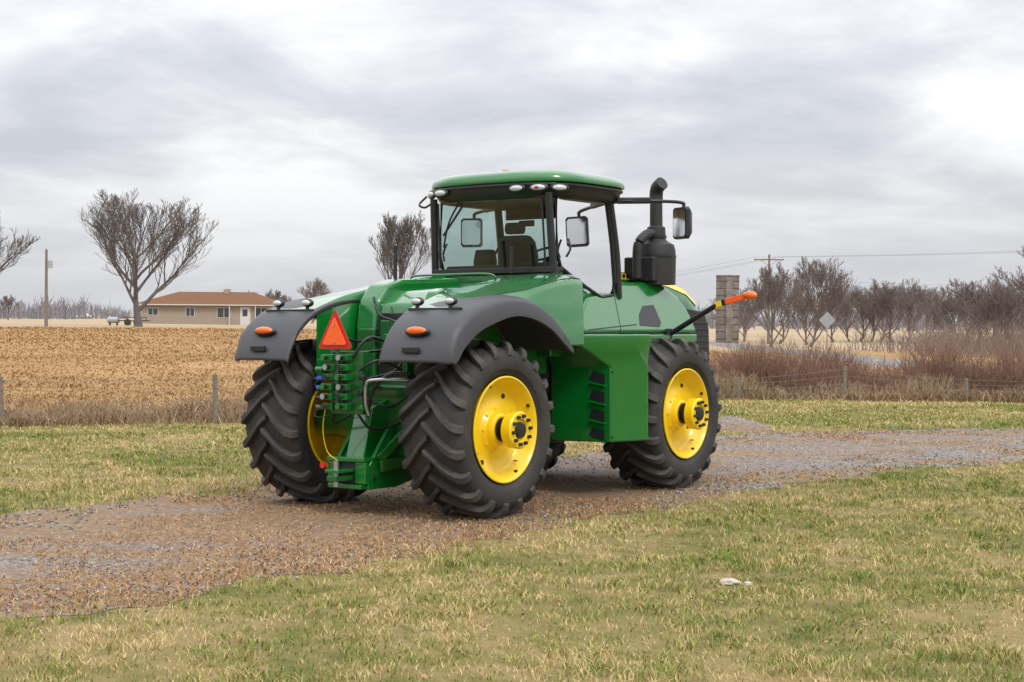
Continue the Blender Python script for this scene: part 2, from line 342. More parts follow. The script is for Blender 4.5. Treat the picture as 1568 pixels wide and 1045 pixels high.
mk('front_glass',[(-.84,3.30,2.45),(.84,3.30,2.45),(.82,3.16,3.63),(-.82,3.16,3.63)],[(0,1,2,3)],GLASS,T,smooth=False)
beam('rear_sill',(-.92,1.81,2.745),(.92,1.81,2.745),.07,.07,BLK,T)
beam('front_sill',(-.9,3.3,2.44),(.9,3.3,2.44),.07,.07,BLK,T)
beam('rear_window_frame_r',(.80,1.80,2.79),(.785,1.745,3.6),.025,.02,BLK,T);beam('rear_window_frame_l',(-.80,1.80,2.79),(-.785,1.745,3.6),.025,.02,BLK,T)
tube('rear_wiper',[(-.45,1.74,3.6),(-.62,1.745,3.35),(-.72,1.77,3.05)],.012,BLK,T,n=6)
tube('rear_wiper_blade',[(-.40,1.742,3.55),(-.72,1.765,3.20)],.014,BLK,T,n=6)
# roof
def plan(sc_b,sc_a,z,ex=4.2,n=56,ca=2.53,hb_=1.10,ha=.95):
    P=[]
    for i in range(n):
        t=2*PI*i/n;c,s=math.cos(t),math.sin(t)
        x=math.copysign(abs(c)**(2/ex),c)*hb_*sc_b;y=math.copysign(abs(s)**(2/ex),s)*ha*sc_a
        if y>0: y+=.10*(1-(x/hb_)**2)*y/ha
        else: y+=.12*(x/hb_)**2*abs(y)/ha
        P.append((x,ca+y,z))
    return P
loft('roof_visor',[plan(.84,.88,3.60),plan(.90,.93,3.64),plan(.935,.965,3.70),plan(.95,.97,3.80)],BLK,T,ang=30)
loft('roof_cap',[plan(.96,.965,3.785),plan(.995,.995,3.795),plan(1.0,1.0,3.82),plan(.99,.99,3.86),plan(.95,.95,3.905),plan(.84,.84,3.945),plan(.6,.6,3.972),plan(.3,.3,3.985),plan(.05,.05,3.99)],GREEN,T,ang=30)
tube('roof_trim',[Vector(p) for p in plan(.965,.972,3.76)],.018,BLK,T,n=6,curve=False,closed=True)
for i,(b,a,rz,m) in enumerate(((.50,1.635,3,LAMP),(.78,1.69,18,LAMP),(.965,1.86,52,LAMP),(-.66,1.645,-5,LAMP),(-.87,1.73,-30,LAMP))):
    o=ellipsoid(f'roof_light_bezel_{i}',(0,0,0),(.125,.035,.060),BLK,T);o.location=(b,a,3.715);o.rotation_euler=(0,0,math.radians(rz))
    o=ellipsoid(f'roof_light_lens_{i}',(0,0,0),(.100,.045,.040),m,T);o.location=(b,a-.006,3.715);o.rotation_euler=(0,0,math.radians(rz))
ellipsoid('roof_red_light',(.78,1.64,3.715),(.03,.02,.02),RED,T)
cyl('beacon',(0,2.1,3.95),(0,2.1,4.0),.055,AMBER,T,r1=.045)
tube('roof_corner_handle',[(-.98,1.76,3.70),(-1.07,1.72,3.60),(-1.00,1.74,3.56),(-.92,1.76,3.6)],.014,BLK,T,n=8)
# interior
loft('seat_back',[[(x*w,a,z) for x,a in((-1,2.36+o),(-.8,2.28+o),(.8,2.28+o),(1,2.36+o),(.8,2.46+o),(-.8,2.46+o))] for z,w,o in((2.70,.27,.05),(2.95,.30,.0),(3.12,.28,-.04),(3.20,.2,-.05))],SEAT,T,bevel=.03)
loft('seat_headrest',[[(x*w,a,z) for x,a in((-1,2.28),(-.8,2.23),(.8,2.23),(1,2.28),(.8,2.36),(-.8,2.36))] for z,w in((3.22,.13),(3.28,.15),(3.36,.13))],SEAT,T,bevel=.02)
box('seat_cushion',-.27,.27,2.3,2.85,2.62,2.76,SEAT,T,.04);box('seat_pedestal',-.2,.2,2.4,2.8,2.4,2.64,MATB,T,.02)
loft('trainer_seat',[[(x*w-.62,a,z) for x,a in((-1,2.5),(-.8,2.42),(.8,2.42),(1,2.5),(.8,2.58),(-.8,2.58))] for z,w in((2.6,.15),(2.9,.17),(3.05,.13))],SEAT,T,bevel=.02)
box('armrest_console',.30,.46,2.3,2.95,2.72,2.86,MATB,T,.03);box('left_console',-.55,-.36,2.0,2.6,2.45,2.80,MATB,T,.03)
box('rear_console',-.78,.78,1.88,2.1,2.5,2.82,MATB,T,.03)
beam('monitor',(.48,3.0,3.05),(.70,2.92,3.12),.05,.20,MATB,T);tube('monitor_arm',[(.45,2.9,2.85),(.58,2.97,2.95),(.58,2.98,3.05)],.015,BLK,T)
loft('steering_column',[[(x,2.95+.1*(z-2.4),z) for x in(-.08,.08)]+[(x,3.1+.05*(z-2.4),z) for x in(.08,-.08)] for z in(2.42,2.95)],MATB,T,bevel=.02)
tube('steering_wheel',[(.2*math.cos(t),2.93+.19*math.sin(t),3.0+.09*math.sin(t)) for t in np.linspace(0,2*PI,25)[:-1]],.016,BLK,T,n=8,curve=False,closed=True)
box('headliner',-.8,.8,1.85,3.1,3.60,3.64,SEAT,T,.01);box('sunshade',-.7,.7,3.05,3.1,3.46,3.6,SEAT,T,.01)
tube('interior_mirror_arm',[(-.3,3.0,3.6),(-.3,2.98,3.45)],.012,BLK,T);box('interior_mirror',-.42,-.18,2.95,2.98,3.36,3.44,BLK,T,.01);box('corner_display',.66,.84,3.0,3.06,2.75,3.2,MATB,T,.02)
# hood
def hr(a,hw,zt,zb=1.35):
    c=[(1,zb),(1,zt-.28),(.97,zt-.15),(.86,zt-.05),(.6,zt-.008),(0,zt),(-.6,zt-.008),(-.86,zt-.05),(-.97,zt-.15),(-1,zt-.28),(-1,zb)]
    return [(x*hw,a,z) for x,z in c]
loft('hood',[hr(3.42,.58,2.84),hr(4.2,.61,2.83),hr(5.0,.63,2.76),hr(5.5,.63,2.66),hr(5.85,.61,2.50),hr(6.06,.58,2.30),hr(6.16,.54,2.05)],GREEN,T,ang=40)
for s in(-1,1):
    V=[];Z=[(3.45,.58,2.84),(4.2,.61,2.83),(5.0,.63,2.76),(5.5,.63,2.66),(5.85,.61,2.50)]
    for a,w,zt in Z: V+= [(s*(w*.97+.007),a,zt-.147),(s*(w*.89+.006),a,zt-.068)]
    mk('hood_stripe_%d'%(s>0),V,[(2*i,2*i+1,2*i+3,2*i+2) for i in range(len(Z)-1)],YEL,T)
    for i in range(7): box('hood_letter_%d_%d'%(s>0,i),min(s*.578,s*.592),max(s*.578,s*.592),3.62+.09*i,3.67+.09*i,2.705,2.755,BLK,T,.002)
    prism('hood_grille_%d'%(s>0),[(5.15,1.5),(5.15,2.2),(5.45,2.32),(5.95,2.28),(6.10,2.05),(6.12,1.5)],s*.5,s*.655,MATB,T,.02)
    for i in range(7): box('grille_slat_%d_%d'%(s>0,i),min(s*.655,s*.668),max(s*.655,s*.668),5.2,6.05,1.6+.085*i,1.615+.085*i,BLK,T,.003)
    # cowl over front wheel
    ob=lambda a,z,s=s: s*(1.10-(z-2.0)*.42)
    prism('cowl_%d'%(s>0),[(2.16,1.98),(2.18,2.10),(2.28,2.26),(2.50,2.42),(2.85,2.54),(3.5,2.63),(4.1,2.66),(4.5,2.62),(4.78,2.48),(4.95,2.25),(4.98,1.98)],s*.5,ob,GREEN,T,.06)
    prism('cowl_opening_%d'%(s>0),[(3.52,2.08),(3.60,2.22),(3.76,2.33),(4.05,2.35),(4.08,2.12),(4.0,2.06)],s*.93,lambda a,z,s=s:s*(1.106-(z-2.0)*.42),BLK,T,.004)
    prism('cowl_crease_%d'%(s>0),[(2.3,2.02),(2.32,2.035),(3.45,2.10),(3.46,2.085)],s*.93,lambda a,z,s=s:s*(1.104-(z-2.0)*.42),BLK,T,.001)
    prism('cowl_seam_%d'%(s>0),[(3.02,2.0),(3.035,2.0),(3.20,2.54),(3.185,2.545)],s*.85,lambda a,z,s=s:s*(1.103-(z-2.0)*.42),BLK,T,.001)
    prism('cowl_step_%d'%(s>0),[(2.6,1.80),(2.6,1.965),(4.9,1.965),(4.9,1.86),(3.3,1.80)],s*.6,s*1.13,GREEN,T,.02)
    # fuel tank / step box
    A=[(.62,2.16),(.82,2.16),(1.42,2.28),(1.62,2.82),(1.55,2.88),(.62,2.88)];B=[(.62,1.95),(.85,1.93),(1.22,1.86),(1.60,2.50),(1.64,2.86),(.62,2.88)]
    rg=[[(s*x,y,z) for x,y in P] for P,z in((A,.68),(A,1.58),([(p[0]*.45+q[0]*.55,p[1]*.45+q[1]*.55) for p,q in zip(A,B)],1.74),(B,1.86),(B,1.975))]
    loft('side_tank_%d'%(s>0),rg,GREEN,T,bevel=.025,ang=25)
    for i in range(4):
        z=1.44-.225*i
        p=[Vector((1.14,2.222,z-.01)),Vector((1.34,2.264,z-.07)),Vector((1.34,2.264,z+.06)),Vector((1.19,2.232,z+.09))]
        off=Vector((.03,-.14,0)).normalized()*.006
        V=[v+off for v in p]+[v-off for v in p];V=[(s*v.x,v.y,v.z) for v in V]
        mk('tank_slot_%d_%d'%(s>0,i),V,[(0,1,2,3),(4,5,6,7)]+[(j,(j+1)%4,4+(j+1)%4,4+j) for j in range(4)],BLK,T)
        beam('tank_tread_%d_%d'%(s>0,i),(s*1.16,2.20,z-.045),(s*1.36,2.243,z-.085),.05,.018,GREEN,T,.004)
    for i,(x,y,z) in enumerate(((1.645,2.84,.74),(1.645,2.84,1.1),(1.645,2.84,1.5),(1.43,2.30,.74),(1.43,2.30,1.52))): cyl('tank_bolt_%d_%d'%(s>0,i),(s*(x-.03),y,z),(s*(x+.005),y,z),.014,BLK,T,n=6)
    box('tank_label_%d'%(s>0),min(s*.98,s*1.14),max(s*.98,s*1.14),1.845,1.86,1.90,1.95,LAMP,T,.002)
    box('front_undertray_%d'%(s>0),min(s*.3,s*.75),max(s*.3,s*.75),2.9,5.0,1.4,1.85,MATB,T,.02)
    # mirror
    tube('mirror_arm_%d'%(s>0),[(s*.88,3.12,3.62),(s*1.05,3.2,3.64),(s*1.35,3.45,3.64),(s*1.62,3.6,3.62),(s*1.65,3.62,3.55),(s*1.65,3.62,3.2)],.022,BLK,T,n=10)
    beam('mirror_arm_sleeve_%d'%(s>0),(s*.95,3.15,3.645),(s*1.30,3.41,3.65),.07,.08,BLK,T,.02)
    o=loft('mirror_body_%d'%(s>0),[[(x*sc,y,z*sc) for x,z in((-.15,-.17),(-.12,-.2),(.12,-.2),(.15,-.17),(.15,.17),(.12,.2),(-.12,.2),(-.15,.17))] for y,sc in((-.03,.97),(0,1),(.03,1),(.09,.7))],BLK,T);o.location=(s*1.65,3.56,3.36);o.rotation_euler=(0,0,math.radians(-26*s))
    o=mk('mirror_face_%d'%(s>0),[(x*.86,-.036,z*.88) for x,z in((-.15,-.16),(-.12,-.19),(.12,-.19),(.15,-.16),(.15,.16),(.12,.19),(-.12,.19),(-.15,.16))],[tuple(range(8))],MIRR,T);o.location=(s*1.65,3.56,3.36);o.rotation_euler=(0,0,math.radians(-26*s))
    # warning lamp arm
    tube('warning_arm_%d'%(s>0),[(s*1.08,4.2,1.98),(s*1.15,4.2,1.99),(s*1.5,4.2,2.18),(s*1.80,4.2,2.34)],.035,BLK,T)
    beam('warning_band_a_%d'%(s>0),(s*1.78,4.2,2.33),(s*1.88,4.2,2.365),.05,.075,YEL,T);beam('warning_band_b_%d'%(s>0),(s*1.88,4.2,2.365),(s*1.93,4.2,2.38),.052,.077,BLK,T);beam('warning_band_c_%d'%(s>0),(s*1.93,4.2,2.38),(s*2.20,4.2,2.445),.05,.075,ORANGE,T)
    ellipsoid('warning_lamp_%d'%(s>0),(s*2.28,4.19,2.46),(.10,.05,.055),AMBER,T)
    cyl('arm_pivot_%d'%(s>0),(s*1.08,4.2,1.9),(s*1.08,4.2,2.04),.06,BLK,T)
# exhaust
E=(.80,4.38)
rv_=[(2.62,.255),(2.95,.262),(3.08,.255),(3.15,.235),(3.19,.16),(3.22,.13),(3.38,.12),(3.40,.085),(3.75,.082)]
loft('exhaust_canister',[[(E[0]+r*math.cos(2*PI*i/32),E[1]+r*math.sin(2*PI*i/32),z) for i in range(32)] for z,r in rv_],MATB,T,ang=35)
tube('exhaust_outlet',[(E[0],E[1],3.72),(E[0],E[1],3.82),(E[0]+.03,E[1]-.02,3.90),(E[0]+.12,E[1]-.05,3.96)],.09,MATB,T,n=16)
for z in(2.98,3.24): loft('exhaust_band_%d'%int(z*100),[[(E[0]+r*math.cos(2*PI*i/32),E[1]+r*math.sin(2*PI*i/32),zz) for i in range(32)] for zz,r in((z,.268 if z<3.1 else .14),(z+.03,.268 if z<3.1 else .14))],BLK,T)
tube('intake_pipe',[(.75,3.98,2.7),(.75,3.98,2.95),(.76,4.0,3.15),(.80,4.12,3.27),(.80,4.3,3.30)],.065,MATB,T,n=14)
box('exhaust_bracket',.5,.95,4.05,4.2,2.66,2.98,MATB,T,.02)
# ------------------------------------------------------------ TERRAIN
def sm(t): t=np.clip(t,0,1);return t*t*(3-2*t)
def terr(x,y):
    x=np.asarray(x,float);y=np.asarray(y,float)
    left=sm((14+.02*y-x)/26)
    z=1.3*sm((y-42)/70)*left
    z=z+.05*np.sin(x*.21+1)*np.sin(y*.17)*sm((y-30)/20)
    return z
FX=[-60,-20,-9.9,-6,0,6,12,30,80];FY=[22,27.5,30,31.4,36.5,42.3,42.6,43,44]
def fy(x): return np.interp(x,FX,FY)
DL=[(-14,-2),(-10,2),(-6.5,7),(-3.5,10.7),(-1.06,13.8),(.6,16.2),(4.05,20.7),(8,24.2),(20,28),(45,33)]
DU=[(-22,0),(-16,6),(-9,12.6),(-5.5,16.7),(-3.4,19.2),(-1,22),(1.2,24.8),(4.2,29.5),(10.6,31.8),(20,34),(45,40)]
def edge(P,seed,n=26):
    r=np.random.default_rng(seed);Q=catmull([(x,y,0) for x,y in P],n);Q=np.array([[q.x,q.y] for q in Q])
    k=len(Q);w=np.convolve(r.normal(0,1,k+8),np.ones(4)/4,'same')[4:-4]
    return Q+ (w*.42)[:,None]*np.array([.5,-.8])
eL=edge(DL,1);eU=edge(DU,2)
poly=np.concatenate([eL,eU[::-1]])
def inside(px,py):
    c=np.zeros(len(px),bool);n=len(poly)
    for i in range(n):
        x0,y0=poly[i];x1,y1=poly[(i+1)%n]
        if y0==y1: continue
        m=(y0>py)!=(y1>py)
        if not m.any(): continue
        c[m]^= px[m]<(x1-x0)*(py[m]-y0)/(y1-y0)+x0
    return c
def vn(x,y,s,seed=0):
    r=np.random.default_rng(seed);g=r.random((256,256));X=x*s;Y=y*s;xi=np.floor(X).astype(int);yi=np.floor(Y).astype(int);fx=sm(X-xi);f2=sm(Y-yi)
    G=lambda a,b:g[a%256,b%256]
    return (G(xi,yi)*(1-fx)+G(xi+1,yi)*fx)*(1-f2)+(G(xi,yi+1)*(1-fx)+G(xi+1,yi+1)*fx)*f2
def axis(hi,near,step,g):
    a=[0.];s=step
    while a[-1]<hi:
        a.append(a[-1]+s)
        if a[-1]>near: s*=g
    return a
xa=axis(4000,45,.8,1.12);xs=np.array([-v for v in xa[::-1]][:-1]+xa);yb=axis(5000,120,.8,1.1);ys=np.array([-60,-30,-15,-8,-4,-2]+yb,float)
X,Y=np.meshgrid(xs,ys);Z=terr(X,Y);nx,ny=len(xs),len(ys)
V=np.stack([X.ravel(),Y.ravel(),Z.ravel()],1);i=np.arange(ny-1)[:,None]*nx+np.arange(nx-1)[None,:];i=i.ravel();F=np.stack([i,i+1,i+nx+1,i+nx],1)
# patch value shared by soil and blades (mean ~.5)
def patches(nt,co):
    a=noise(nt,.30,5,.68,co,.6);b=noise(nt,2.6,4,.65,co)
    s=math_(nt,'MULTIPLY_ADD',b.outputs[0],1.2,c=-.98);s=math_(nt,'MULTIPLY_ADD',a.outputs[0],1.8,c=s);return s
m,nt,N,L,P=newmat('ground_soil');GM=m
co=objco(nt);pt=patches(nt,co)
lawn=ramp(nt,pt,[(.2,(.14,.145,.04)),(.5,(.25,.21,.08)),(.8,(.38,.28,.14))]).outputs[0]
fine=noise(nt,30,4,.7,co);lawn=mixc(nt,math_(nt,'MULTIPLY',fine.outputs[0],.6),lawn,(.10,.075,.04))
mp=N.new('ShaderNodeMapping');mp.inputs['Scale'].default_value=(.5,1,1);L.new(co,mp.inputs[0])
f1=noise(nt,.22,9,.72,mp.outputs[0],.5);field=ramp(nt,f1.outputs[0],[(.32,(.22,.13,.058)),(.5,(.36,.222,.10)),(.68,(.45,.30,.15))]).outputs[0]
f2=noise(nt,.02,3,.5,mp.outputs[0]);far=ramp(nt,f2.outputs[0],[(.4,(.36,.27,.17)),(.6,(.43,.34,.23))]).outputs[0]
at=N.new('ShaderNodeAttribute');at.attribute_name='zone';sp=N.new('ShaderNodeSeparateColor');L.new(at.outputs[0],sp.inputs[0])
c=mixc(nt,sp.outputs[0],lawn,field);c=mixc(nt,sp.outputs[1],c,far);c=mixc(nt,math_(nt,'MULTIPLY',sp.outputs[2],.7),c,(.12,.08,.045));L.new(c,P.inputs['Base Color']);P.inputs['Roughness'].default_value=.95;P.inputs['Specular IOR Level'].default_value=.1
bp=N.new('ShaderNodeBump');bp.inputs['Strength'].default_value=.7;bp.inputs['Distance'].default_value=.08;L.new(noise(nt,9,5,.7,co).outputs[0],bp.inputs['Height']);L.new(bp.outputs[0],P.inputs['Normal'])
g=npmesh('ground',V,F,GM,smooth=True)
FYX=fy(X);zr=sm((Y-(FYX-.6))/1.5);zg=sm((Y-108)/14);zf=sm((Y-(FYX-.5))/1.0)*(1-sm((Y-(FYX+2.5))/2.5))
ca=g.data.color_attributes.new('zone','FLOAT_COLOR','POINT');col=np.zeros((len(V),4),np.float32);col[:,0]=zr.ravel();col[:,1]=zg.ravel();col[:,2]=zf.ravel();col[:,3]=1;ca.data.foreach_set('color',col.ravel())
# driveway
m,nt,N,L,P=newmat('gravel');co=objco(nt)
vo=N.new('ShaderNodeTexVoronoi');vo.inputs['Scale'].default_value=30;L.new(co,vo.inputs['Vector'])
sc=N.new('ShaderNodeSeparateColor');L.new(vo.outputs['Color'],sc.inputs[0])
st=ramp(nt,sc.outputs[0],[(.0,(.065,.060,.062)),(.5,(.19,.178,.175)),(1,(.44,.415,.40))]).outputs[0]
st=mixc(nt,math_(nt,'MULTIPLY',noise(nt,6,6,.75,co).outputs[0],.75),st,(.13,.09,.065))
mp=N.new('ShaderNodeMapping');mp.inputs['Rotation'].default_value=(0,0,math.radians(-52));mp.inputs['Scale'].default_value=(.45,1.25,1);L.new(co,mp.inputs[0])
dm=noise(nt,.8,7,.72,mp.outputs[0],.5)
# more mud and thatch where the machine stands
vd=N.new('ShaderNodeVectorMath');vd.operation='DISTANCE';L.new(co,vd.inputs[0]);vd.inputs[1].default_value=(-.9,16.8,0)
mud=ramp(nt,math_(nt,'MULTIPLY',vd.outputs['Value'],.12),[(.15,(.13,.13,.13)),(.75,(0,0,0))]).outputs[0]
dr=ramp(nt,math_(nt,'ADD',dm.outputs[0],mud),[(.43,(0,0,0)),(.57,(1,1,1))])
dirt=ramp(nt,noise(nt,14,5,.7,co).outputs[0],[(.35,(.12,.075,.042)),(.65,(.32,.20,.10))]).outputs[0]
c=mixc(nt,math_(nt,'MULTIPLY',dr.outputs[0],.92),st,dirt);L.new(c,P.inputs['Base Color']);P.inputs['Roughness'].default_value=.9
bp=N.new('ShaderNodeBump');bp.inputs['Strength'].default_value=.8;bp.inputs['Distance'].default_value=.02;L.new(vo.outputs['Distance'],bp.inputs['Height']);L.new(bp.outputs[0],P.inputs['Normal'])
GRAV=m
k=400;iL=np.linspace(0,len(eL)-1,k);iU=np.linspace(0,len(eU)-1,k)
cl=np.stack([np.interp(iL,np.arange(len(eL)),eL[:,j]) for j in(0,1)],1);cu=np.stack([np.interp(iU,np.arange(len(eU)),eU[:,j]) for j in(0,1)],1)
rows=9;V=[]
for r_ in range(rows):
    t=r_/(rows-1);p=cl*(1-t)+cu*t;zz=.004+.02*np.sin(t*PI)*(.5+.5*vn(p[:,0],p[:,1],1.3,5));V.append(np.column_stack([p,zz]))
V=np.concatenate(V);i=(np.arange(rows-1)[:,None]*k+np.arange(k-1)[None,:]).ravel();F=np.stack([i,i+1,i+k+1,i+k],1)
npmesh('gravel_driveway',V,F,GRAV,smooth=True)
# loose stones
n=30000;yy=rng.uniform(8,32,n);xx=rng.uniform(-.42,.46,n)*yy
ins=inside(xx+rng.normal(0,.14,n),yy+rng.normal(0,.18,n));dens=vn(xx,yy,.8,9);keep=ins&(rng.random(n)<dens*1.3);xx=xx[keep];yy=yy[keep];n=len(xx)
s=rng.uniform(.006,.017,n)*(.7+yy/30);base=np.array([(1,0,0),(0,1,0),(-1,0,0),(0,-1,0),(0,0,.7),(0,0,-.7)],float)
V=base[None]*s[:,None,None]*rng.uniform(.6,1.3,(n,6,1));rot=rng.uniform(0,2*PI,n);cr,sr=np.cos(rot)[:,None],np.sin(rot)[:,None]
V=np.stack([V[...,0]*cr-V[...,1]*sr,V[...,0]*sr+V[...,1]*cr,V[...,2]],2)+np.stack([xx,yy,np.full(n,.018)],1)[:,None]
f=np.array([(0,1,4),(1,2,4),(2,3,4),(3,0,4),(1,0,5),(2,1,5),(3,2,5),(0,3,5)]);F=(f[None]+6*np.arange(n)[:,None,None]).reshape(-1,3)
m,nt,N,L,P=newmat('stone');ge=N.new('ShaderNodeNewGeometry');rp=ramp(nt,ge.outputs['Random Per Island'],[(0,(.07,.065,.065)),(.6,(.22,.21,.20)),(1,(.46,.44,.42))]);L.new(rp.outputs[0],P.inputs['Base Color']);P.inputs['Roughness'].default_value=.85
npmesh('loose_stones',V.reshape(-1,3),F,m)
# ------------------------------------------------------------ grass blades
def blademat(name,mode):
    m,nt,N,L,P=newmat(name);co=objco(nt);ge=N.new('ShaderNodeNewGeometry');r=ge.outputs['Random Per Island']
    if mode=='lawn':
        pt=patches(nt,co);s=math_(nt,'MULTIPLY_ADD',r,.70,c=-.37);s=math_(nt,'ADD',s,pt)
        c=ramp(nt,s,[(.05,(.10,.18,.022)),(.36,(.21,.25,.05)),(.60,(.44,.35,.14)),(.95,(.66,.50,.27))]).outputs[0]
    elif mode=='field':
        f=noise(nt,.10,5,.65,co);s=math_(nt,'MULTIPLY_ADD',r,.35,c=math_(nt,'MULTIPLY',f.outputs[0],.65))
        c=ramp(nt,s,[(.2,(.24,.14,.06)),(.5,(.37,.23,.105)),(.8,(.48,.325,.165))]).outputs[0]
    elif mode=='weed':
        c=ramp(nt,r,[(0,(.13,.08,.045)),(.6,(.27,.18,.10)),(1,(.50,.38,.23))]).outputs[0]
    else:
        c=ramp(nt,r,[(0,(.22,.11,.045)),(.6,(.42,.24,.10)),(1,(.56,.39,.2))]).outputs[0]
    L.new(c,P.inputs['Base Color']);P.inputs['Roughness'].default_value=.7;P.inputs['Specular IOR Level'].default_value=.2
    return m
def blades(name,x,y,h,w,lean,mat,z0=None):
    n=len(x);z=(terr(x,y) if z0 is None else z0)
    a=rng.uniform(0,2*PI,n);la=rng.uniform(0,2*PI,n);l=lean*h*rng.uniform(.3,1.2,n)
    dx,dy=np.cos(a)*w/2,np.sin(a)*w/2;tx,ty=np.cos(la)*l,np.sin(la)*l
    V=np.empty((n,5,3));
    V[:,0]=np.stack([x-dx,y-dy,z-.01],1);V[:,1]=np.stack([x+dx,y+dy,z-.01],1)
    V[:,2]=np.stack([x+dx*.8+tx*.35,y+dy*.8+ty*.35,z+h*.6],1);V[:,3]=np.stack([x-dx*.8+tx*.35,y-dy*.8+ty*.35,z+h*.6],1)
    V[:,4]=np.stack([x+tx,y+ty,z+h],1)
    b=5*np.arange(n)[:,None]
    F=np.concatenate([b+np.array([[0,1,2]]),b+np.array([[0,2,3]]),b+np.array([[3,2,4]])])
    return npmesh(name,V.reshape(-1,3),F,mat)
n=460000;yy=6+40*rng.random(n)**1.2;xx=rng.uniform(-.46,.46,n)*(yy+1)
jx=xx+.27*rng.standard_t(2.4,n);jy=yy+.30*rng.standard_t(2.4,n)
ins=inside(jx,jy);cl_=.5*vn(xx,yy,7,3)+.5*vn(xx,yy,2.3,8)
keep=(~ins)&(yy<fy(xx)-.3+rng.normal(0,.3,n))&(rng.random(n)<.06+1.5*cl_**1.3)
x1,y1=xx[keep],yy[keep];n1=len(x1)
sc_=1+.06*(y1-8)
blades('lawn_grass',x1,y1,(.010+.060*vn(x1,y1,2.3,8)*vn(x1,y1,7,3)+.016*rng.random(n1))*(.8+.2*sc_),.0050*sc_*1.4,1.5,blademat('lawn_blades','lawn'))
ca_,sa_=math.cos(math.radians(52)),math.sin(math.radians(52));lx=(xx+1.0)*ca_+(yy-16.2)*sa_;ly=-(xx+1.0)*sa_+(yy-16.2)*ca_
near=np.exp(-(lx**2/14+ly**2/2.6))
ts=vn(xx,yy,1.1,12)+.35*vn(xx,yy,5,13)+.50*near;keep=inside(xx,yy)&(ts>.80)&(rng.random(n)<.9)
x2,y2=xx[keep],yy[keep];blades('dead_grass',x2,y2,.015+.035*rng.random(len(x2)),.009*(1+.04*(y2-8)),1.9,blademat('dead_blades','dead'))
# unmown strip along the fence
n=100000;xx=rng.uniform(-22,30,n);d=rng.gamma(2,1.2,n);yy=fy(xx)-.5+d;kp=(np.abs(xx)<.45*yy+1)&(rng.random(n)<.05+1.2*vn(xx,yy,.8,21));xx,yy=xx[kp],yy[kp]
blades('tall_dry_grass',xx,yy,(.08+.42*vn(xx,yy,.9,22)**1.6*(.4+rng.random(len(xx)))),.014+.0*xx,1.5,blademat('tall_blades','weed'))
n=150000;yy=33+rng.random(n)**1.2*80;xx=rng.uniform(-.40,.40,n)*yy;kp=(yy>fy(xx)+1.5)&(.5*vn(xx,yy,.15,31)+.5*vn(xx,yy,.9,32)+.25>rng.random(n))&~((xx>14)&(yy>44)&(yy<115));xx,yy=xx[kp],yy[kp]
blades('field_grass',xx,yy,(.03+.06*vn(xx,yy,.6,33)*(.4+rng.random(len(xx))))*(1+.003*yy),.016+.0006*yy,2.2,blademat('field_blades','field'))
# fallen leaves on the lawn and drive
n=1100;yy=rng.uniform(7,28,n);xx=rng.uniform(-.42,.42,n)*yy;sz=rng.uniform(.010,.024,n);a=rng.uniform(0,6.28,n);hz_=rng.uniform(.025,.045,n)
V=np.empty((n,4,3))
for j in range(4):
    an=a+j*PI/2;ll=sz*(1.3 if j%2 else .75);V[:,j]=np.stack([xx+np.cos(an)*ll,yy+np.sin(an)*ll,hz_+rng.uniform(-.008,.012,n)],1)
m,nt,N,L,P=newmat('leaf_litter');ge=N.new('ShaderNodeNewGeometry');L.new(ramp(nt,ge.outputs['Random Per Island'],[(0,(.12,.06,.03)),(1,(.34,.2,.1))]).outputs[0],P.inputs['Base Color'])
npmesh('fallen_leaves',V.reshape(-1,3),np.arange(4*n).reshape(n,4),m)
# ------------------------------------------------------------ trees
def segmesh(name,segs,mat,parent=None,sides=4):
    A=np.array([s[0] for s in segs]);B=np.array([s[1] for s in segs]);r0=np.array([s[2] for s in segs]);r1=np.array([s[3] for s in segs])
    D=B-A;D/=np.linalg.norm(D,axis=1)[:,None]+1e-9;up=np.tile([0,0,1.],(len(D),1));up[np.abs(D[:,2])>.9]=[0,1,0]
    s=np.cross(D,up);s/=np.linalg.norm(s,axis=1)[:,None];t=np.cross(s,D);n=len(D);k=sides
    V=np.empty((n,2*k,3))
    for j in range(k):
        o=s*math.cos(2*PI*j/k)+t*math.sin(2*PI*j/k);V[:,j]=A+o*r0[:,None];V[:,k+j]=B+o*r1[:,None]
    b=2*k*np.arange(n)[:,None];F=np.concatenate([b+np.array([[j,(j+1)%k,k+(j+1)%k,k+j]]) for j in range(k)])
    return npmesh(name,V.reshape(-1,3),F,mat,parent,smooth=True)
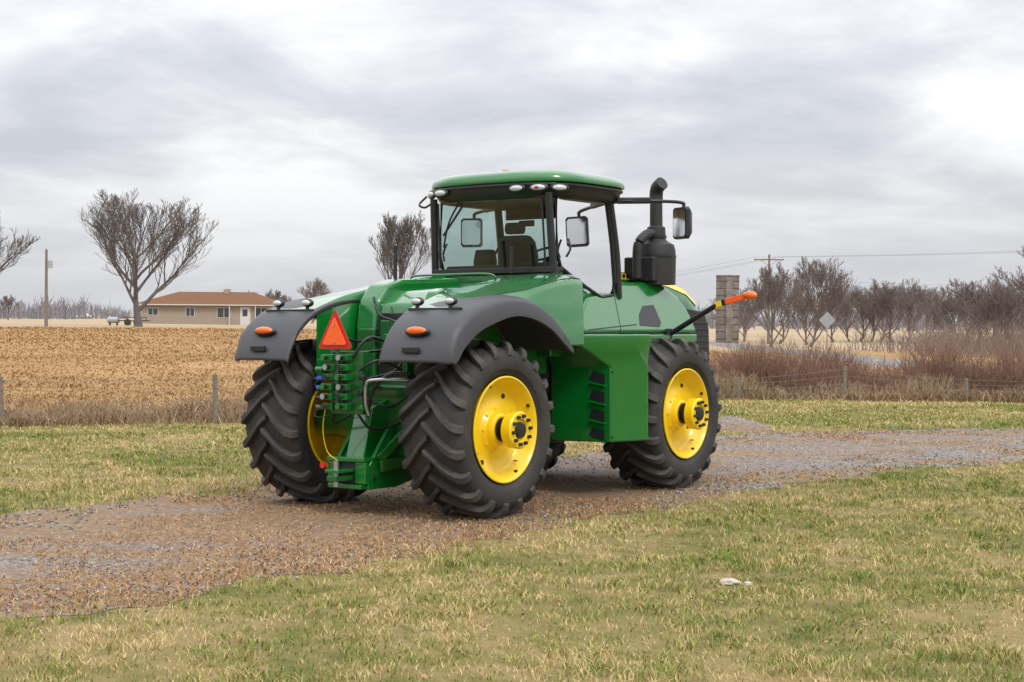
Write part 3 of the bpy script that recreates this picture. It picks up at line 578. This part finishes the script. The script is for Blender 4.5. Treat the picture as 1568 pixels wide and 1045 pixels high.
def tree_segs(h,spread,seed,rt=.3,limbs=7,trunk=.16,kids=(7,5,4,3),minr=.011,up=.24,form=.6):
    r=random.Random(seed);out=[]
    def grow(p,d,Ln,rad,lv,f0=.15):
        ns=(7,6,4,3,2)[min(lv,4)];q=p;dd=d
        pts=[(p,d)]
        for i in range(ns):
            dd=(dd+Vector((r.gauss(0,.09),r.gauss(0,.09),r.gauss(0,.05)+up*.34))).normalized();q2=q+dd*(Ln/ns)
            ra=max(minr,rad*(1-.8*i/ns));rb=max(minr*.7,rad*(1-.8*(i+1)/ns));out.append((tuple(q),tuple(q2),ra,rb));q=q2;pts.append((q,dd))
        if lv>=len(kids): return
        nk=kids[lv]
        for c in range(nk):
            f=f0+(1-f0)*(c+r.random())/nk;f=min(f,.999);idx=min(ns-1,int(f*ns));ff=f*ns-idx;pp=pts[idx][0].lerp(pts[idx+1][0],min(1,ff))
            ax=pts[idx][1];rv=Vector((r.gauss(0,1),r.gauss(0,1),r.gauss(0,.5)));rv=(rv-ax*rv.dot(ax)).normalized()
            an=r.uniform(.35,.68);nd=(ax*math.cos(an)+rv*math.sin(an)+Vector((0,0,up))).normalized()
            grow(pp,nd,Ln*r.uniform(.50,.74)*(1.12-.58*f),max(minr,rad*.50*(1-.45*f)),lv+1)
    z0=Vector((0,0,-.3));tp=Vector((r.gauss(0,.1),r.gauss(0,.1),h*trunk));out.append((tuple(z0),(0,0,.4),rt*1.35,rt));out.append(((0,0,.4),tuple(tp),rt,rt*.9))
    lead=[tp];dd=Vector((r.gauss(0,.06),r.gauss(0,.06),1)).normalized();LL=h*.62
    for i in range(6):
        dd=(dd+Vector((r.gauss(0,.10),r.gauss(0,.10),.2))).normalized();q=lead[-1]+dd*LL/6;out.append((tuple(lead[-1]),tuple(q),rt*.8*(1-.15*i),rt*.8*(1-.15*(i+1))));lead.append(q)
    for i in range(limbs):
        f=(i+.3*r.random())/limbs*.80;idx=int(f*6);pp=lead[idx].lerp(lead[idx+1],f*6-idx)
        an=2.4*i+r.uniform(-.4,.4);t=r.uniform(.8,1.2)*form*(1-.35*f)
        d=Vector((math.cos(an)*t,math.sin(an)*t,1)).normalized()
        grow(pp,d,h*(.64-.34*f)*r.uniform(.92,1.06),rt*(.55-.33*f),0)
    A=np.array([o[1] for o in out]);zs=h/A[:,2].max();ws=spread/2/np.percentile(np.abs(A[:,:2]),98.5)
    return [((a[0]*ws,a[1]*ws,a[2]*zs),(b[0]*ws,b[1]*ws,b[2]*zs),c,d) for a,b,c,d in out]
BARK=simple('bark',(.13,.11,.10),.9,var=.35,bump=.3)
BARK2=simple('bark_brown',(.17,.135,.12),.9,var=.3)
def place(name,x,y,segs,mat,rot=0,mesh=None):
    z=float(terr(x,y))
    if mesh: o=bpy.data.objects.new(name,mesh);link(o)
    else: o=segmesh(name,segs,mat,sides=4)
    o.location=(x,y,z);o.rotation_euler=(0,0,rot);return o
place('bare_tree',-31.2,130,tree_segs(11.4,10.2,11,.32,10,.10,(8,6,4,3),.0125,form=.8),BARK)
place('bare_tree',-10.3,140,tree_segs(10.6,6.6,5,.22,9,.16,(7,6,4,3),.0125,form=.6),BARK)
place('bare_tree',-39.8,112,tree_segs(9.0,8.6,8,.28,9,.14,(8,6,4,3),.012,form=.8),BARK)
tA=place('bare_tree',21.3,128,tree_segs(7.2,4.8,21,.13,9,.04,(7,5,4,2),.012,form=.55),BARK2).data
tB=place('bare_tree',25.4,132,tree_segs(7.8,6.0,22,.14,10,.03,(7,5,4,2),.012,form=.65),BARK2).data
tC=place('bare_tree',35.9,100,tree_segs(8.2,6,23,.16,9,.05,(7,5,4,2),.011,form=.6),BARK2).data
r=random.Random(9)
for i,(u,yv,s) in enumerate(((1275,165,.85),(1300,170,.75),(1318,175,.8),(1335,172,.8),(1350,180,.85),(1366,165,.85),(1390,168,.9),(1415,160,.78),(1440,150,.6),(1460,150,.7),(1475,120,.72),(1500,125,.62),(1525,112,.75),(1550,118,.6),(1585,105,.8),(1120,170,.8),(1140,165,.75),(1195,150,.8),(1235,145,.7))):
    o=place('bare_tree',(u-784)/2385*yv,yv,None,None,r.uniform(0,6),[tA,tB,tC][i%3]);o.scale=(s*1.3,s*1.3,s)
for u,yv,s in((478,240,1.0),(420,260,.8),(380,260,.75),(440,270,.7),(350,280,.6),(12,300,.7)):
    o=place('bare_tree',(u-784)/2385*yv,yv,None,None,r.uniform(0,6),tA);o.scale=(s*1.3,s*1.3,s)
# distant mass
sg=[]
for i in range(1000):
    yv=r.uniform(380,900)
    u=r.uniform(-200,1768);x=(u-784)/2385*yv
    if 130<u<700 and yv<500: continue
    hh=r.uniform(3.5,8)*(.6+.5*math.sin(u*.013)**2)
    z=float(terr(x,yv))
    for k_ in range(9):
        a=r.uniform(0,6.28);t=r.uniform(.05,.5);b0=(x+r.gauss(0,1),yv+r.gauss(0,1),z-.2);e=(b0[0]+math.cos(a)*t*hh*.7,b0[1]+math.sin(a)*t*hh*.7,z+hh*r.uniform(.55,1))
        sg.append((b0,e,.20,.06))
        mid=tuple(b0[j]*.4+e[j]*.6 for j in range(3));sg.append((mid,(mid[0]+r.gauss(0,1.4),mid[1],z+hh*r.uniform(.6,1)),.12,.05))
segmesh('distant_trees',sg,simple('hazed_bark',(.26,.245,.265),.95,var=.15),sides=3)  # air haze put into the colour: paler and bluer than near bark
# brush along the right boundary
def brush(name,n,fx,fyy,hmin,hmax,mat,rad=.008):
    out=[]
    for i in range(n):
        x,y=fx(i),fyy(i);cx=float(terr(x,y));cl=.5+.5*math.sin(x*1.7+2*math.sin(y*.5))*math.sin(x*.57+y*.31)
        if r.random()>.25+.9*cl: continue
        hh=r.uniform(hmin,hmax)*(.4+.75*cl)
        d=Vector((r.gauss(0,.30),r.gauss(0,.30),1)).normalized();p=Vector((x,y,cx-.03));q=p+d*hh*.55;d2=(d+Vector((r.gauss(0,.2),r.gauss(0,.2),0))).normalized();e=q+d2*hh*.45
        out.append((tuple(p),tuple(q),rad*1.3,rad));out.append((tuple(q),tuple(e),rad,rad*.5))
        for k_ in range(4):
            f=r.uniform(.3,1);s_=p.lerp(q,f) if r.random()<.5 else q.lerp(e,f*.8);dd=(d+Vector((r.gauss(0,.45),r.gauss(0,.45),r.gauss(0,.1)))).normalized();out.append((tuple(s_),tuple(s_+dd*hh*r.uniform(.15,.35)),rad*.7,rad*.4))
    segmesh(name,out,mat,sides=3)
BR=simple('brush_red',(.25,.145,.10),.9,var=.35,scale=1.5);BT=simple('brush_tan',(.40,.29,.175),.9,var=.3,scale=1.5);BG=simple('brush_grey',(.25,.19,.155),.9,var=.3,scale=1.5)
xb=[r.uniform(6.0,18.5) for _ in range(9500)];brush('shrub_thicket',9500,lambda i:xb[i],lambda i:44+r.random()**1.5*(7 if xb[i]<13 else 3),.6,1.6,BR,.007)
xb=[r.uniform(5.5,20) for _ in range(6000)];brush('dry_weeds',6000,lambda i:xb[i],lambda i:43+r.random()*3,.3,.75,BT,.007)
xb=[r.uniform(26,70) for _ in range(6000)];brush('roadside_brush',6000,lambda i:xb[i],lambda i:max(90,xb[i]*1.3+52)+r.random()*30,1.2,2.6,BG,.013)
xb=[r.uniform(-20,4) for _ in range(2600)];brush('fence_weeds',2600,lambda i:xb[i],lambda i:float(fy(xb[i]))+r.random()*2.0,.2,.55,BT,.006)
# ------------------------------------------------------------ road on right
P1=[(30,30),(22.5,46),(19.4,62),(18.3,80),(17.9,110),(17.5,150),(15,210)];P2=[(36,34),(28.2,50),(24.4,66),(22.3,84),(21.4,112),(20.4,152),(18,212)]
a_=catmull([(x,y,0) for x,y in P1],8);b_=catmull([(x,y,0) for x,y in P2],8)
V=[];[V.extend([(p.x,p.y,float(terr(p.x,p.y))+.08),(q.x,q.y,float(terr(q.x,q.y))+.08),(p.x-.8,p.y,float(terr(p.x,p.y))-.1),(q.x+.8,q.y,float(terr(q.x,q.y))-.1)]) for p,q in zip(a_,b_)]
F=[]
for i in range(len(a_)-1): F+=[(4*i,4*i+1,4*i+5,4*i+4),(4*i+2,4*i,4*i+4,4*i+6),(4*i+1,4*i+3,4*i+7,4*i+5)]
ASP=simple('asphalt',(.21,.20,.195),.95,var=.25,scale=.6,dirt=.5,dirtcol=(.25,.2,.15));ASP.node_tree.nodes['Principled BSDF'].inputs['Specular IOR Level'].default_value=.15
mk('road',V,F,ASP,smooth=False)
V=[]
for p,q in zip(a_,b_):
    c=p.lerp(q,.5);d=(q-p).normalized()*.06;V+=[(c.x-d.x,c.y-d.y,float(terr(c.x,c.y))+.086),(c.x+d.x,c.y+d.y,float(terr(c.x,c.y))+.086)]
mk('road_centre_line',V,[(2*i,2*i+1,2*i+3,2*i+2) for i in range(len(a_)-1)],simple('line_paint',(.45,.36,.10),.8),smooth=False)
# ------------------------------------------------------------ fence
WOOD=simple('weathered_wood',(.20,.17,.13),.9,var=.35,scale=9,bump=.4);WIRE=simple('wire',(.2,.19,.18),.5,metal=.6)
fp=[-20,-14.5,-9.9,-6.0,-2.2,2,6.2,9.1,12.5,17]
fe=empty('wire_fence');tops=[]
for i,x in enumerate(fp):
    y=float(fy(x))+.15;z=float(terr(x,y));h=(.93 if x<0 else .62)+r.uniform(-.05,.08)+(.3 if abs(x-9.1)<.1 else 0);ln=r.uniform(-.03,.03)
    cyl(f'post_{i}',(x,y,z-.2),(x+ln,y,z+h),.06,WOOD,fe,r1=.05,n=10,bevel=.006);tops.append((x,y,z,h))
for k_,f in enumerate((.25,.48,.72,.92)):
    for i in range(len(tops)-1):
        x0,y0,z0,h0=tops[i];x1_,y1_,z1,h1=tops[i+1];tube(f'wire_{k_}_{i}',[(x0,y0-.06,z0+h0*f),((x0+x1_)/2,(y0+y1_)/2-.06,(z0+z1)/2+(h0+h1)/2*f-.03),(x1_,y1_-.06,z1+h1*f)],.004,WIRE,fe,n=4)
# ------------------------------------------------------------ poles and lines
def pole(x,y,h,arm,rot=0):
    e=empty('utility_pole',(x,y,float(terr(x,y))));e.rotation_euler=(0,0,rot)
    cyl('shaft',(0,0,-.3),(0,0,h),.15,WOOD,e,r1=.10,n=12)
    if arm:
        beam('crossarm',(-arm/2,.12,h-.5),(arm/2,.12,h-.5),.10,.12,WOOD,e)
        for i,s in enumerate((-1,-.45,.45,1)): cyl(f'insulator_{i}',(s*arm*.46,.12,h-.44),(s*arm*.46,.12,h-.26),.05,LAMP,e,n=8)
        beam('brace_l',(-arm*.3,.1,h-.5),(0,.1,h-1.1),.04,.04,WOOD,e);beam('brace_r',(arm*.3,.1,h-.5),(0,.1,h-1.1),.04,.04,WOOD,e)
    else:
        cyl('transformer',(.28,0,h-1.5),(.28,0,h-.9),.2,simple('galvanised',(.35,.36,.37),.5),e);cyl('insulator',(0,0,h),(0,0,h+.2),.05,LAMP,e,n=8)
    return e
pole(24.7,150,8.6,2.9);pole(-37.4,125,6.2,0);
pl=empty('power_line')
for i,s in enumerate((-1.3,.6,1.3)):
    x,y,z=24.7+s,150,8.35;tube(f'span_{i}',[(x,y,z),(x+14,y-38,z-.9),(x+30,y-80,z-.4)],.005,MATB,pl,n=4)
    tube(f'span_b_{i}',[(x,y,z),(x-10,y+60,z-1.0),(x-25,y+130,z)],.008,MATB,pl,n=4)
tube('span_low',[(24.7,150,6.2),(40,115,5.0),(54,72,5.4)],.005,MATB,pl,n=4)
# ------------------------------------------------------------ silo
si=empty('concrete_silo',(21.0,152,0))
m,nt,N,L,P=newmat('silo_concrete');co=objco(nt)
br=N.new('ShaderNodeTexBrick');mpx=N.new('ShaderNodeMapping');mpx.inputs['Rotation'].default_value=(PI/2,0,0);L.new(co,mpx.inputs[0]);L.new(mpx.outputs[0],br.inputs['Vector']);br.inputs['Scale'].default_value=1.6;br.inputs['Color1'].default_value=(.34,.31,.27,1);br.inputs['Color2'].default_value=(.23,.20,.18,1);br.inputs['Mortar'].default_value=(.13,.11,.10,1)
c=mixc(nt,ramp(nt,noise(nt,.9,6,.7,co).outputs[0],[(.4,(0,0,0)),(.65,(.8,.8,.8))]).outputs[0],br.outputs[0],(.15,.11,.09));L.new(c,P.inputs['Base Color']);P.inputs['Roughness'].default_value=.95;SIL=m
cyl('silo_wall',(0,0,-.2),(0,0,6.5),1.12,SIL,si,n=32);cyl('silo_rim',(0,0,6.5),(0,0,6.62),1.17,SIL,si,n=32)
for i in range(9): cyl(f'hoop_{i}',(0,0,.4+.7*i),(0,0,.45+.7*i),1.14,MATB,si,n=32)
box('chute',-.3,.3,-1.4,-1.0,.1,6.4,SIL,si,.02)
# road sign seen from behind
sgn=empty('traffic_sign',(18.6,92,0));cyl('post',(0,0,-.2),(0,0,2.75),.035,STEEL,sgn)
mk('panel',[(0,-.05,1.75),(.5,-.05,2.25),(0,-.05,2.75),(-.5,-.05,2.25),(0,-.06,1.75),(.5,-.06,2.25),(0,-.06,2.75),(-.5,-.06,2.25)],[(0,1,2,3),(4,5,6,7),(0,1,5,4),(1,2,6,5),(2,3,7,6),(3,0,4,7)],simple('sign_back',(.33,.34,.35),.5,metal=.3),sgn)
# ------------------------------------------------------------ house
H=empty('ranch_house',(-35.2,180,1.28))
m,nt,N,L,P=newmat('brick');co=objco(nt);mpx=N.new('ShaderNodeMapping');mpx.inputs['Rotation'].default_value=(PI/2,0,0);L.new(co,mpx.inputs[0]);br=N.new('ShaderNodeTexBrick');L.new(mpx.outputs[0],br.inputs['Vector']);br.inputs['Scale'].default_value=4;br.inputs['Color1'].default_value=(.36,.29,.215,1);br.inputs['Color2'].default_value=(.29,.225,.165,1);br.inputs['Mortar'].default_value=(.38,.35,.30,1);L.new(br.outputs[0],P.inputs['Base Color']);P.inputs['Roughness'].default_value=.9;BRK=m
ROOF=simple('shingles',(.17,.088,.05),.95,var=.35,scale=3);ROOF.node_tree.nodes['Principled BSDF'].inputs['Specular IOR Level'].default_value=.15;WH=simple('white_trim',(.58,.57,.54),.6);DG=simple('window_dark',(.03,.035,.04),.12,coat=1)
box('walls',-7.9,7.9,0,8,-.4,2.31,BRK,H,.02)
V=[(-8.5,-.6,2.32),(8.5,-.6,2.32),(8.5,8.6,2.32),(-8.5,8.6,2.32),(-4.2,4,3.85),(4.6,4,3.85)]
mk('roof',V,[(0,1,5,4),(1,2,5),(2,3,4,5),(3,0,4),(0,1,2,3)],ROOF,H,smooth=False)
box('fascia',-8.5,8.5,-.64,-.60,2.22,2.33,WH,H,.005);box('chimney',1.2,1.9,3.4,4.2,3.2,4.2,BRK,H,.02)
for i,(x,w,h,zb) in enumerate(((-6.3,1.1,.75,1.1),(-2.0,.9,.9,1.0),(1.9,1.5,1.1,.85),(6.2,1.3,1.0,.95))):
    box(f'window_frame_{i}',x-w/2-.08,x+w/2+.08,-.06,.02,zb-.08,zb+h+.08,WH,H,.01);box(f'window_glass_{i}',x-w/2,x+w/2,-.075,-.061,zb,zb+h,DG,H,0);box(f'mullion_{i}',x-.03,x+.03,-.09,-.076,zb,zb+h,WH,H,0)
box('door_frame',3.75,4.95,-.06,.02,-.1,2.1,WH,H,.01);box('door',3.88,4.8,-.09,-.061,0,2.0,WH,H,.01);box('door_glass',4.05,4.62,-.10,-.091,1.0,1.8,DG,H,0)
box('porch_slab',2.5,6.5,-1.8,-.02,-.4,-.02,simple('concrete',(.4,.39,.37),.9),H,.02)
for i,x in enumerate((2.6,5.6)): cyl(f'porch_post_{i}',(x,-.5,-.1),(x,-.5,2.3),.06,WH,H,n=8)
# yard clutter: trailer, propane tank, distant pickup
tr=empty('utility_trailer',(-36.6,150,1.25));box('bed',-1.4,1.4,0,1.6,.45,.55,MATB,tr);box('rail_front',-1.4,1.4,0,.05,.8,.87,MATB,tr)
for i,x in enumerate((-1.35,-.5,.5,1.35)): box(f'stake_{i}',x-.03,x+.03,-.01,.06,.5,.85,MATB,tr)
for i,x in enumerate((-.45,.45)): cyl(f'wheel_{i}',(x,-.05,.33),(x,.12,.33),.33,RUB,tr)
pk=empty('pickup_truck',(-154,560,1.3))
prism_=lambda n_,prof,y0,y1,mt:mk(n_,[(x,y0,z) for x,z in prof]+[(x,y1,z) for x,z in prof],[tuple(range(len(prof))),tuple(range(len(prof),2*len(prof)))]+[(i,(i+1)%len(prof),len(prof)+(i+1)%len(prof),len(prof)+i) for i in range(len(prof))],mt,pk,.04)
prism_('body',[(-2.7,.5),(-2.7,1.1),(-.9,1.15),(-.6,1.8),(.7,1.85),(1.4,1.2),(2.6,1.05),(2.7,.5)],0,1.9,WH);prism_('window',[(-.55,1.2),(-.45,1.68),(.6,1.72),(1.15,1.22)],-.01,1.91,DG)
for i,x in enumerate((-1.7,1.7)): cyl(f'wheel_{i}',(x,-.03,.4),(x,1.93,.4),.4,RUB,pk)
pt_=empty('propane_tank',(-38.9,152,1.2));cyl('tank',(-.6,0,.6),(.6,0,.6),.3,simple('tank_grey',(.35,.36,.36),.5),pt_,bevel=.1);box('legs',-.4,-.3,-.2,.2,0,.35,MATB,pt_);box('legs_b',.3,.4,-.2,.2,0,.35,MATB,pt_)
# pale stone lying in the lawn, low rubble mound beside the drive
def rock(name,c,s,mat,seed):
    rs=random.Random(seed);R=[]
    for i in range(7):
        ph=-PI/2+PI*i/6;cp=max(math.cos(ph),.05);R.append([(s[0]*cp*math.cos(j*PI/5)*rs.uniform(.7,1.25),s[1]*cp*math.sin(j*PI/5)*rs.uniform(.7,1.25),s[2]*math.sin(ph)*rs.uniform(.7,1.2)) for j in range(10)])
    o=loft(name,R,mat,None,ang=20);o.location=c;return o
LS=simple('limestone',(.50,.45,.38),.9,var=.4,scale=25,bump=.6,bscale=40)
rock('limestone_rock',(1.78,12.65,.025),(.085,.05,.032),LS,1)
rock('limestone_rock',(1.93,12.6,.018),(.04,.03,.02),LS,2)
X,Y=np.meshgrid(np.linspace(-1,1,24),np.linspace(-1,1,16));rr_=np.clip(1-(X**2+Y**2),0,1);Z=.26*rr_*(.6+.6*vn(X+5,Y+5,4,3))-.02;V=np.stack([X.ravel()*1.0+4.3,Y.ravel()*.8+30.8,Z.ravel()],1);i=(np.arange(15)[:,None]*24+np.arange(23)[None]).ravel()
npmesh('gravel_mound',V,np.stack([i,i+1,i+25,i+24],1),GRAV,smooth=True)
# ------------------------------------------------------------ world, sun, camera
W=bpy.data.worlds.new('World');S.world=W;W.use_nodes=True;nt=W.node_tree;N=nt.nodes;L=nt.links;bg=N['Background']
sk=N.new('ShaderNodeTexSky');sk.sky_type='NISHITA';sk.sun_disc=False;sk.sun_elevation=math.radians(48);sk.sun_rotation=math.radians(150)
tc=N.new('ShaderNodeTexCoord');sx=N.new('ShaderNodeSeparateXYZ');L.new(tc.outputs['Generated'],sx.inputs[0])
zc=math_(nt,'MAXIMUM',sx.outputs[2],0.0);zz=math_(nt,'ADD',zc,.20)
cx=math_(nt,'DIVIDE',sx.outputs[0],zz);cy=math_(nt,'DIVIDE',sx.outputs[1],zz);cb=N.new('ShaderNodeCombineXYZ');L.new(cx,cb.inputs[0]);L.new(cy,cb.inputs[1]);cb.inputs[2].default_value=3.7
n1=noise(nt,2.1,8,.56,cb.outputs[0],.25);n2=noise(nt,.85,2,.5,cb.outputs[0],.25)
s=math_(nt,'MULTIPLY',n1.outputs[0],.6);s=math_(nt,'MULTIPLY_ADD',n2.outputs[0],.6,c=s)
cl=ramp(nt,s,[(.45,(.51,.53,.585)),(.55,(.62,.63,.675)),(.63,(.78,.78,.80)),(.72,(.95,.95,.95))]).outputs[0]
hz=ramp(nt,zc,[(0,(1,1,1)),(.12,(0,0,0))]).outputs[0];cl=mixc(nt,math_(nt,'MULTIPLY',hz,.85),cl,(.70,.71,.75))
gr=math_(nt,'MULTIPLY_ADD',zc,21.0,c=9.5)   # overcast sky: zenith brighter than horizon
vm=N.new('ShaderNodeVectorMath');vm.operation='SCALE';L.new(cl,vm.inputs[0]);L.new(gr,vm.inputs['Scale'])
c=mixc(nt,.93,sk.outputs[0],vm.outputs[0]);L.new(c,bg.inputs[0]);bg.inputs[1].default_value=.1
su=bpy.data.lights.new('sun','SUN');su.energy=1.5;su.angle=math.radians(14);su.color=(1,.96,.9);so=bpy.data.objects.new('sun',su);link(so)
el,az=math.radians(48),math.radians(150);dirv=Vector((math.sin(az)*math.cos(el),math.cos(az)*math.cos(el),math.sin(el)));so.rotation_euler=dirv.to_track_quat('Z','Y').to_euler()
cam=bpy.data.cameras.new('camera');cam.lens=54.75;cam.sensor_width=36;cam.clip_end=9000;cam.clip_start=.1;c=bpy.data.objects.new('camera',cam);link(c)
c.matrix_world=Matrix.Translation((0,0,2.146))@Matrix.Rotation(math.radians(90-.79),4,'X')@Matrix.Rotation(math.radians(.444),4,'Z');S.camera=c
S.view_settings.view_transform='Standard';S.view_settings.look='None'
